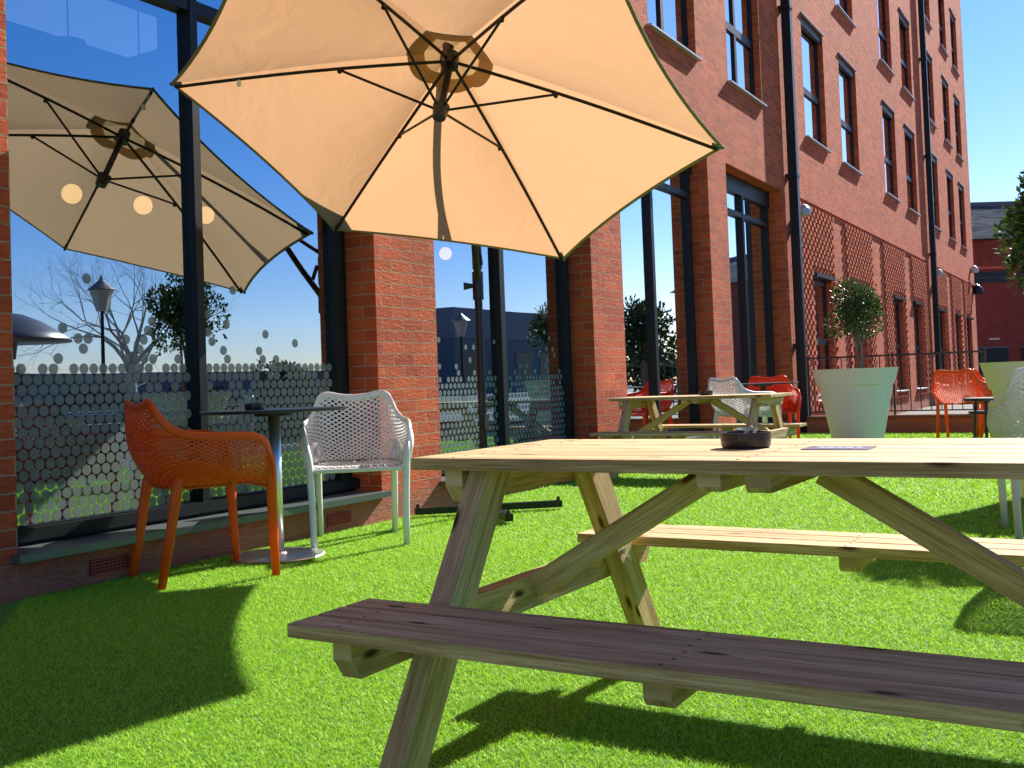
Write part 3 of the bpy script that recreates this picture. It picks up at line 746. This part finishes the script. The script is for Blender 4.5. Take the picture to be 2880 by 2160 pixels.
c7 = copy_tree(ch, None, W_); place_chair(c7, (-.3, 5.6), (.9, .3), 'white armchair cut off by the right edge of the picture'); c7.location = (-.29, 5.80, 0); c7.rotation_euler = (0, 0, math.atan2(-.15, -.99))

c8 = copy_tree(ch, None, W_); place_chair(c8, (0, 5), (0, 1), 'white armchair just beyond the right edge, its shadow on the grass'); c8.location = (-.07, 5.03, 0); c8.rotation_euler = (0, 0, math.atan2(.2, -.95))
# cafe table
e = empty('cafe_table', (-3.655, 3.95, 0), label='round black cafe table on a steel column by the near window', category='cafe table')
MB().lathe([(.345, .728), (.362, .731), (.365, .737), (.362, .743), (.0, .744)], seg=64).build('tabletop', M['blacktop'], e)
MB().lathe([(.031, .012), (.031, .728)], seg=28).build('column', M['steel'], e, smooth=True)
MB().lathe([(.232, .004), (.235, .010), (.228, .015), (.05, .019), (.04, .03), (.0, .031)], seg=64).build('base_plate', M['steel'], e)
MB().lathe([(.10, .71), (.10, .7275)], seg=20).build('top_bracket', M['black'], e)

e2 = copy_tree(e); e2.location = (-3.30, 11.15, 0); e2['label'] = 'round black cafe table behind the far picnic table'; e['group'] = e2['group'] = 'round black cafe tables'
ashtray((-3.71, 3.87, .7445), .05, .032, 'black ashtray on the round cafe table', False)
# low black table at the right
e = empty('side_table', (-.98, 9.75, 0), label='low dark two-tier side table behind the right-hand white armchair', category='side table')
MB().lathe([(.20, .545), (.205, .55), (.205, .572), (.0, .575)], seg=40).build('tabletop', M['blacktop'], e)
MB().lathe([(.17, .44), (.17, .46), (0, .461)], seg=40).build('shelf', M['blacktop'], e)
for k in range(3):
    a = k*2*pi/3+.4; MB().tube([(.15*math.cos(a), .15*math.sin(a), .56), (.2*math.cos(a), .2*math.sin(a), 0)], .012, 8).build('leg', M['black'], e)

# ------------------------------------------------------------------ parasol
P0 = Vector((-2.905, 4.562, 2.545)); nrm = Vector((-.0578, .4418, .8953)).normalized()
TIPS = [Vector(p) for p in [(-4.105, 3.750, 2.437), (-4.085, 5.005, 1.815), (-2.856, 5.663, 1.574), (-1.645, 5.039, 1.961), (-1.671, 3.768, 2.586), (-2.909, 3.122, 2.825)]]
MX, MY = -3.53, 5.76
um = empty('parasol', (MX, MY, 0), label='big beige cantilever parasol with six dark ribs over the cafe chairs', category='parasol')
def ub(mb, name, m_, smooth=False, parent=None):
    o = mb.build(name, m_, parent or um, smooth=smooth)
    if parent is None: o.location = (-MX, -MY, 0)
    return o
def canopy_point(k, a, b):
    """panel k, a 0 hub..1 edge, b 0..1 across from rib k to rib k+1"""
    A = TIPS[k]; B = TIPS[(k+1) % 6]
    apex = P0+nrm*.03
    q = A.lerp(B, b); 
    mid = (A+B)/2; inn = (P0-nrm*.38-mid); 
    edge = q + inn*.048*(4*b*(1-b))*1.0
    p = apex.lerp(edge, a)
    # fabric sags between the ribs, bows outward a little along the rib
    p += -nrm*.045*(4*b*(1-b))*math.sin(pi*min(1, a*.9)) + nrm*.022*math.sin(pi*a)
    return p
def a_in(k, b, r):
    return r/(canopy_point(k, 1., b)-P0).length
cn = MB(); na, nb = 16, 12; a0 = .125
for k in range(6):
    base = len(cn.v)
    for i in range(na+1):
        for j in range(nb+1): cn.v.append(tuple(canopy_point(k, lerp(a_in(k, j/nb, .15), 1., i/na), j/nb)))
    for i in range(na):
        for j in range(nb):
            q = base+i*(nb+1)+j; cn.f.append((q, q+1, q+nb+2, q+nb+1)); cn.uv.append([(0, 0)]*4); cn.mi.append(0)
o = ub(cn, 'canopy', M['canopy'], True)
# vent cap above the opening
cp = MB()
for k in range(6):
    base = len(cp.v)
    for i in range(7):
        for j in range(nb+1):
            p = canopy_point(k, lerp(.0, a_in(k, j/nb, .235), i/6), j/nb)+nrm*(.03 if i < 6 else .012)
            cp.v.append(tuple(p))
    for i in range(6):
        for j in range(nb):
            q = base+i*(nb+1)+j; cp.f.append((q, q+1, q+nb+2, q+nb+1)); cp.uv.append([(0, 0)]*4); cp.mi.append(0)
ub(cp, 'vent_cap', M['cap'], True)
# hem along the canopy edge
hm = MB()
for k in range(6):
    hm.tube([canopy_point(k, 1., j/nb) for j in range(nb+1)], .004, 6, flat=.010, nrm=nrm)
ub(hm, 'hem', M['hem'])
hub = P0-nrm*.02; run = P0-nrm*.36
ub(MB().tube([hub+nrm*.035, hub-nrm*.045], [.038, .045], 14), 'hub', M['black'])
ub(MB().tube([run+nrm*.03, run-nrm*.045], [.045, .034], 14), 'runner', M['black'])
ub(MB().tube([hub, run-nrm*.03], .019, 10), 'centre_tube', M['umb_metal'])
for k in range(6):
    a_ = hub; b_ = TIPS[k]-nrm*.012
    pts = [a_.lerp(b_, t)+nrm*.022*math.sin(pi*t)-nrm*.012 for t in np.linspace(0.02, .985, 9)]
    rb = ub(MB().tube(pts, .009, 8), 'rib', M['umb_metal'])
    q = pts[3]+(pts[4]-pts[3])*.15
    st = MB().tube([run, q-nrm*.01], .007, 8); st.tube([q-nrm*.025, q+nrm*.0], .012, 8)
    s_ = st.build('strut', M['umb_metal'], rb)
    tp = MB().tube([TIPS[k]-(TIPS[k]-P0).normalized()*.05, TIPS[k]+(TIPS[k]-P0).normalized()*.012], [.013, .008], 8)
    tp.build('tip_cap', M['sillm'], rb)
tg = TIPS[0].lerp(P0, .24)-nrm*.02
ub(MB().box(tg-Vector((.008, .008, .03)), tg+Vector((.008, .008, 0))), 'care_tag', M['white'])
# mast, slider, curved arm, strut
ub(MB().tube([(MX, MY, .05), (MX, MY, 1.86)], .026, 16), 'mast', M['mast'])
ub(MB().tube([(MX, MY, 1.38), (MX, MY, 1.56)], .036, 16).tube([(MX-.02, MY-.02, 1.47), (MX-.075, MY-.055, 1.47)], [.012, .026], 10).tube([(MX, MY, 1.58), (MX, MY, 1.78)], .032, 14).tube([(MX+.03, MY-.02, 1.72), (MX+.06, MY-.05, 1.60)], .014, 8), 'slider', M['mast'])
ub(MB().box((MX+.02, MY-.07, .55), (MX+.06, MY-.02, .64)), 'crank', M['black'])
# the arm bows over the canopy from the slider to the hub
top = P0+nrm*.07
hd = Vector((MX-P0.x, MY-P0.y, 0)).normalized()
arm = [Vector((P0.x, P0.y, 0))+hd*l_+Vector((0, 0, z_)) for l_, z_ in ((0, 2.62), (.14, 2.60), (.32, 2.50), (.55, 2.36), (.75, 2.22), (.93, 2.05), (1.06, 1.88), (1.20, 1.68), (1.345, 1.49))]
ap = [crom(arm, t) for t in np.linspace(0, len(arm)-1, 40)]
ub(MB().tube(ap, .022, 10), 'arm', M['mast'], True)
ub(MB().tube([Vector((MX, MY, 1.80)), crom(arm, 5.0)], .015, 10), 'arm_strut', M['mast'])
b = MB()
for d_, l0, l1 in ((Vector((.685, .605, 0)).normalized(), .50, .46), (Vector((.707, -.707, 0)), .58, .12)):
    s_ = Vector((-d_.y, d_.x, 0)); c = Vector((MX, MY, .04 if l1 > .2 else .0405))
    a_ = c-d_*l1; e_ = c+d_*l0
    b.board(a_, e_, s_, .05, .042)
    for q in (a_+d_*.02, e_-d_*.02): b.tube([q+Vector((0, 0, .0)), q+Vector((0, 0, .045))], .011, 8)
b.tube([(MX, MY, .045), (MX, MY, .14)], .04, 14)
ub(b, 'cross_base', M['mast'])

# ------------------------------------------------------------------ planters with small trees
def foliage(mb, c, rad, n, ls, seed, flat=1., lobes=9):
    r_ = np.random.default_rng(seed)
    lob = []
    for i in range(lobes):
        d = r_.normal(size=3); d /= np.linalg.norm(d); lob.append((Vector(d*np.array(rad)*r_.uniform(.25, .72)), r_.uniform(.32, .56)))
    for i in range(n):
        lc, lr = lob[r_.integers(lobes)]
        d = r_.normal(size=3); d /= np.linalg.norm(d); rr = lr*(r_.uniform(.35, 1.)**.5)
        if r_.random() < .06: rr *= 1.25
        p = Vector(c)+lc+Vector(d*rr*np.array(rad))
        # leaf: pointed quad, roughly outward and a little up
        o = (Vector(d)+Vector((0, 0, .5))+Vector(r_.normal(size=3)*.6)).normalized()
        s_ = o.cross(Vector(r_.normal(size=3))).normalized(); l_ = ls*r_.uniform(.7, 1.25); w_ = l_*.27; up = o.cross(s_)
        b0 = len(mb.v)
        mb.v += [tuple(p), tuple(p+o*l_*.5+s_*w_+up*l_*.06), tuple(p+o*l_), tuple(p+o*l_*.5-s_*w_+up*l_*.06)]
        mb.f.append((b0, b0+1, b0+2, b0+3)); mb.uv.append([(0, 0)]*4); mb.mi.append(0)
def limbs(mb, p, d, ln, r0, depth, r_, spread=.55, bits=2, seg=5, shrink=.74):
    q = p; n = 3; pts = [p]; rad = [r0]
    for i in range(n):
        d = (d+Vector(r_.normal(size=3))*.09).normalized(); q = q+d*ln/n; pts.append(q); rad.append(r0*(1-.38*(i+1)/n))
    mb.tube(pts, rad, seg, cap=(depth == 0))
    if depth <= 0: return
    for k in range(bits+(1 if r_.random() < .45 else 0)):
        nd = (d+Vector(r_.normal(size=3))*spread+Vector((0, 0, .10))).normalized()
        limbs(mb, pts[-1] if k else pts[-1], nd, ln*shrink*r_.uniform(.8, 1.15), rad[-1]*.78, depth-1, r_, spread, bits, max(3, seg-1), shrink)
def planter(loc, r_top, h, label):
    e = empty('planter', loc, label=label, category='planter', group='tall white tapered planters')
    rb = r_top*.54; hb = h*.80; r1 = rb+(r_top*.93-rb)*hb/h
    MB().lathe([(rb*.96, 0), (rb, .008), (r1, hb), (r1+.014, hb+.006), (r_top*.985, h-.012), (r_top, h), (r_top-.03, h), (r_top-.045, h-.05), (0, h-.055)], seg=56).build('pot', M['planter'], e)
    MB().lathe([(r_top-.06, h-.054), (0.01, h-.045)], seg=24).build('soil', M['soil'], e)
    return e
def small_tree(loc, zbase, zc, rad, seed, label, n=2600, ls=.052):
    e = empty('potted_tree', loc, label=label, category='tree', group='small ball-headed trees in planters')
    r_ = np.random.default_rng(seed)
    t = MB()
    for k in range(3):
        a = k*2.1+.4; t.tube([(.018*math.cos(a), .018*math.sin(a), zbase-.05), (.03*math.cos(a+.8), .03*math.sin(a+.8), (zbase+zc)/2-.08), (.05*math.cos(a), .05*math.sin(a), zc-rad[2]*.55)], [.016, .013, .011], 7)
        limbs(t, Vector((.05*math.cos(a), .05*math.sin(a), zc-rad[2]*.55)), Vector((.6*math.cos(a), .6*math.sin(a), 1)).normalized(), rad[2]*.5, .010, 3, r_)
    t.build('trunk', M['bark'], e)
    c = MB(); foliage(c, (0, 0, zc), rad, n, ls, seed, lobes=14)
    c.build('crown', M['leaf'], e)
    return e
pc = (-2.427, 11.492, 0)
planter(pc, .435, .862, 'white planter standing on the grass right of the drainpipe')
small_tree((-2.37, 11.53, 0), .862, 1.48, (.37, .37, .42), 3, 'round-headed small tree growing in the middle white planter', 4600, .038)
pc2 = (-.36, 7.38, 0)
planter(pc2, .435, .855, 'white planter cut off at the right edge beside the orange armchairs')
small_tree((-.33, 7.40, 0), .855, 1.66, (.38, .38, .46), 11, 'small leafy tree cut off by the right edge of the picture', 4600, .048)

# ------------------------------------------------------------------ kerb wall and railing beyond the turf
kw = MB().box((FX+.16, 14.80, -.05), (6.3, 15.02, .195)); kb = kw.build('kerb_wall', M['brick'], label='low dark brick kerb wall at the far end of the grass', category='low wall')
cw = MB().box((FX+.16, 14.785, .196), (6.3, 15.035, .232)); cw.build('coping', M['plinth'], kb)
rl = empty('railing', (-2.6, 14.93, .232), label='thin dark metal railing on the low brick kerb wall', category='railing')
x0, x1 = -3.76+2.6, -1.55+2.6
MB().box((x0, -.012, .79), (x1, .012, .815)).build('top_rail', M['rail'], rl)
MB().box((x0, -.010, .045), (x1, .010, .063)).build('bottom_rail', M['rail'], rl)
k = 0
for x in np.arange(x0+.06, x1-.02, .125):
    MB().box((x-.006, -.006, .0635), (x+.006, .006, .7895)).build('baluster', M['rail'], rl)
for x in (x0-.013, (x0+x1)/2, x1+.013):
    MB().box((x-.0125, -.0125, 0), (x+.0125, .0125, .84)).build('post', M['rail'], rl)

# ------------------------------------------------------------------ brick building far behind on the right
fb = empty('distant_building', (-4, 50, 0), label='dark red brick building with grey slate roof far behind on the right', category='building')
u = Vector((.83, .56, 0)).normalized(); v = Vector((-u.y, u.x, 0)); O = Vector((-9.0, 47.0, 0))
def fbox(mb, s0, s1, d0, d1, z0, z1, mi=0):
    c = [O+u*s0+v*d0, O+u*s1+v*d0, O+u*s1+v*d1, O+u*s0+v*d1]
    b_ = [Vector((q.x, q.y, z0)) for q in c]; t_ = [Vector((q.x, q.y, z1)) for q in c]; W = s1-s0; D = d1-d0
    mb.quad(b_[:2]+t_[:2][::-1], [(0, z0), (W, z0), (W, z1), (0, z1)], mi); mb.quad([b_[1], b_[2], t_[2], t_[1]], [(0, z0), (D, z0), (D, z1), (0, z1)], mi)
    mb.quad([b_[2], b_[3], t_[3], t_[2]], [(0, z0), (W, z0), (W, z1), (0, z1)], mi); mb.quad([b_[3], b_[0], t_[0], t_[3]], [(0, z0), (D, z0), (D, z1), (0, z1)], mi)
    mb.quad(t_, [(0, 0), (W, 0), (W, D), (0, D)], mi); mb.quad(b_[::-1], [(0, 0), (W, 0), (W, D), (0, D)], mi)
def fpart(mb, name, m_, parent=None):
    o = mb.build(name, m_, parent or fb)
    if parent is None: o.location = (4, -50, 0)
    return o
w = MB(); fbox(w, 0, 30, 0, 9, -.1, 6.3); fpart(w, 'wall', M['brick_dark'])
w = MB(); q = [O+u*-.3+v*-.35, O+u*30.3+v*-.35, O+u*30.3+v*4.5, O+u*-.3+v*4.5, O+u*30.3+v*9.35, O+u*-.3+v*9.35]
z = [6.3, 6.3, 8.5, 8.5, 6.3, 6.3]; q = [Vector((a.x, a.y, b_)) for a, b_ in zip(q, z)]
w.quad([q[0], q[1], q[2], q[3]], [(0, 0), (12, 0), (12, 2.1), (0, 2.1)]); w.quad([q[3], q[2], q[4], q[5]], [(0, 0), (30.6, 0), (30.6, 5.3), (0, 5.3)]); w.quad([q[0], q[3], q[5]], [(0, 0), (4.8, 2), (9, 0)]); w.quad([q[1], q[4], q[2]], [(0, 0), (9, 0), (4.8, 2)]); w.quad([q[0], q[5], q[4], q[1]])
fpart(w, 'roof', M['slate'])
w = MB(); fbox(w, -.35, 30.35, 4.3, 4.7, 8.42, 8.62); fpart(w, 'ridge', M['shed'])
s_at = lambda P: (Vector(P)-O).dot(u)
for a, b_ in ((4.3, 5.9), (6.25, 7.9), (8.3, 10)):
    w = MB(); fbox(w, a-.1, b_+.1, -.08, -.002, 5.02, 5.14); fpart(w, 'lintel', M['lintel'])
    w = MB(); fbox(w, a+.05, b_-.05, -.03, -.003, 4.45, 4.92); o = fpart(w, 'window', M['darkwin'])
    w = MB(); fbox(w, a+.05, b_-.05, -.045, -.032, 4.62, 4.68); w.build('glazing_bar', M['rail'], o)
for a, b_ in ((4.3, 5.7), (6.3, 7.6)):
    w = MB(); fbox(w, a, b_, -.04, -.003, .6, 1.62); o = fpart(w, 'window', M['darkwin'])
    w = MB(); fbox(w, a-.05, b_+.05, -.07, -.042, 1.62, 1.70); w.build('head', M['shed'], o)
w = MB(); fbox(w, 4.9, 5.35, -.05, -.003, 1.98, 2.06); fpart(w, 'sign_plate', M['cream'])

# ------------------------------------------------------------------ behind and beside the camera (seen mirrored in the windows)
def lamp_post(loc, h, label):
    e = empty('lamp_post', loc, label=label, category='lamp post')
    MB().tube([(0, 0, -.05), (0, 0, .6), (0, 0, h-.86)], [.08, .05, .04], 10).build('post', M['mast'], e)
    MB().lathe([(.13, h-.86), (.27, h-.36)], seg=6).build('lantern', M['lampglass'], e)
    MB().lathe([(.34, h-.355), (.30, h-.32), (.15, h-.20), (.05, h-.11), (.02, h)], seg=16).build('cap', M['lampcap'], e)
lamp_post((12, 16.25, 0), 3.73, 'black lantern lamp post mirrored in the near window')
lamp_post((10, 28.8, 0), 3.3, 'dark lantern lamp post mirrored in the second window')
def tree(loc, h, r0, depth, label, seed, spread=.46):
    e = empty('bare_tree', loc, label=label, category='tree'); r_ = np.random.default_rng(seed)
    t = MB(); t.tube([(0, 0, -.05), (.03, 0, h*.18), (0, .02, h*.32)], [r0*1.4, r0, r0*.8], 8); t.build('trunk', M['bark_pale'], e)
    b_ = MB()
    for k in range(9):
        a = k*2.4; up = 2.6-.22*k; limbs(b_, Vector((0, .02, h*(.14+.018*k))), Vector((.9*math.cos(a), .9*math.sin(a), max(.8, up))).normalized(), h*.21, r0*.5, depth, r_, spread, 2, 4, .76)
    b_.build('branches', M['bark_pale'], e)
tree((20, 23.8, 0), 7.4, .17, 6, 'bare pale-branched tree mirrored in the near window', 5)
def evergreen(loc, zc, rad, label, seed, n=3000, ls=.2):
    e = empty('evergreen_tree', loc, label=label, category='tree')
    MB().tube([(0, 0, -.05), (0, 0, zc)], [.12, .06], 8).build('trunk', M['bark'], e)
    c = MB(); foliage(c, (0, 0, zc), rad, n, ls, seed, lobes=16); c.build('crown', M['leaf_dark'], e)
evergreen((3.0, 27.3, 0), 2.1, (1.2, 1.4, 1.05), 'leafy tree mirrored in the third ground-floor window', 8, 2600, .16)
evergreen((7.5, 38, 0), 1.4, (2.6, 2.6, 1.0), 'low round shrub beyond the terrace mirrored in the third window', 9, 2000, .25)
for k, (x, y, h_) in enumerate([(38, 30, 1.6), (44, 58, 1.7), (52, 66, 2.2)]):
    evergreen((x, y, 0), h_, (2.2, 2.6, h_*.7), ['distant rounded tree mirrored low at the left of the near window', 'distant tree mirrored low at the right of the near window', 'farther distant tree mirrored beside the brick pillar'][k], 20+k, 900, .35)
# patio heater
e = empty('patio_heater', (5, 9.05, 0), label='steel domed patio heater mirrored at the left of the near window', category='patio heater')
MB().lathe([(.23, 0), (.23, .5), (.05, .55), (.035, .56)], seg=24).build('body', M['galv'], e, smooth=False)
MB().tube([(0, 0, .55), (0, 0, 1.66)], .03, 10).build('post', M['steel'], e)
MB().lathe([(.86, 1.66), (.85, 1.70), (.72, 1.80), (.45, 1.96), (.2, 2.06), (.0, 2.09)], seg=48).build('reflector', M['galv'], e, smooth=True)
MB().lathe([(.10, 1.42), (.13, 1.66)], seg=20).build('burner', M['galv'], e)
# sheds across the road
def shed(x0, x1, y0, y1, h, m_, label, band=None, parent=None):
    e = empty('warehouse', ((x0+x1)/2, (y0+y1)/2, 0), label=label, category='warehouse')
    cx, cy = (x0+x1)/2, (y0+y1)/2
    MB().box((x0-cx, y0-cy, -.1), (x1-cx, y1-cy, h)).build('wall', m_, e)
    if band: MB().box((x0-cx-.1, y0-cy-.1, band), (x1-cx+.1, y1-cy+.1, h+.2)).build('fascia', M['shed_light'], e)
    for k in range(6):
        yy = y0-cy+(k+.5)*(y1-y0)/6
        MB().box((x0-cx-.06, yy-(y1-y0)/20, h*.15), (x0-cx-.002, yy+(y1-y0)/20, h*.5)).build('window', M['darkwin'], e)
    return e
shed(90, 110, 40, 130, 3.7, M['shed'], 'long low blue-grey warehouse far across the road')
shed(46, 60, 84, 116, 8.2, M['shed'], 'tall grey warehouse mirrored in the window behind the mast', 5.4)
shed(70, 85, -60, 30, 4.5, M['shed_light'], 'pale long warehouse far behind the camera')
# second fence line at the outer edge of the terrace
tf = empty('terrace_fence', (2.35, 1.8, 0), label='dark slatted fence along the open side of the terrace', category='fence')
for k in range(5): MB().box((-.015, -9.8, .06+k*.155), (.015, 12.9, .06+k*.155+.14)).build('slat', M['navy'], tf)
for y in np.arange(-9.8, 13, 1.6): MB().box((.016, y-.04, -.05), (.10, y+.04, .84)).build('post', M['rail'], tf)

# ------------------------------------------------------------------ light, sky, camera
AZ, EL = .152, R(33.6)
w = bpy.data.worlds.new('World'); sc.world = w; w.use_nodes = True; nt = w.node_tree
bg = nt.nodes['Background']; sky = nt.nodes.new('ShaderNodeTexSky'); sky.sky_type = 'NISHITA'; sky.sun_disc = False
sky.sun_elevation = EL; sky.sun_rotation = AZ; sky.air_density = 1.0; sky.dust_density = .1; sky.ozone_density = 3.0
hs = nt.nodes.new('ShaderNodeHueSaturation'); hs.inputs['Saturation'].default_value = 1.36; nt.links.new(sky.outputs[0], hs.inputs['Color'])
mt = nt.nodes.new('ShaderNodeMixRGB'); mt.blend_type = 'MULTIPLY'; mt.inputs[0].default_value = 1; mt.inputs[2].default_value = (1.14, .94, 1.08, 1); nt.links.new(hs.outputs[0], mt.inputs[1])
nt.links.new(mt.outputs[0], bg.inputs[0]); bg.inputs[1].default_value = .080
ld = bpy.data.lights.new('sun', 'SUN'); ld.energy = 5.0; ld.angle = R(.53); ld.color = (1., .94, .84)
lo = bpy.data.objects.new('sun', ld); COL.objects.link(lo)
s = Vector((math.sin(AZ)*math.cos(EL), math.cos(AZ)*math.cos(EL), math.sin(EL)))
lo.rotation_euler = s.to_track_quat('Z', 'Y').to_euler(); lo.location = s*50

cam = bpy.data.cameras.new('camera'); co = bpy.data.objects.new('camera', cam); COL.objects.link(co); sc.camera = co
r_ = Vector((0.84662246, 0.53101155, -0.03545633)); u_ = Vector((0.04596091, -0.00657885, 0.99892158)); f_ = Vector((-0.53020563, 0.84733904, 0.02997558))
co.matrix_world = Matrix(((r_.x, u_.x, -f_.x, 0), (r_.y, u_.y, -f_.y, 0), (r_.z, u_.z, -f_.z, .82737), (0, 0, 0, 1)))
cam.sensor_width = 36; cam.lens = 2942.0646/2880*36; cam.shift_x = (1440-1323.578)/2880; cam.shift_y = (995.818-1080)/2880
cam.clip_start = .05; cam.clip_end = 1000
sc.view_settings.view_transform = 'Standard'; sc.view_settings.look = 'None'; sc.view_settings.exposure = 1.12; sc.view_settings.gamma = 1
sc.render.resolution_x = 1024; sc.render.resolution_y = 768
sc.cycles.max_bounces = 8; sc.cycles.transparent_max_bounces = 12; sc.cycles.use_denoising = True
sc.cycles.sample_clamp_indirect = 6
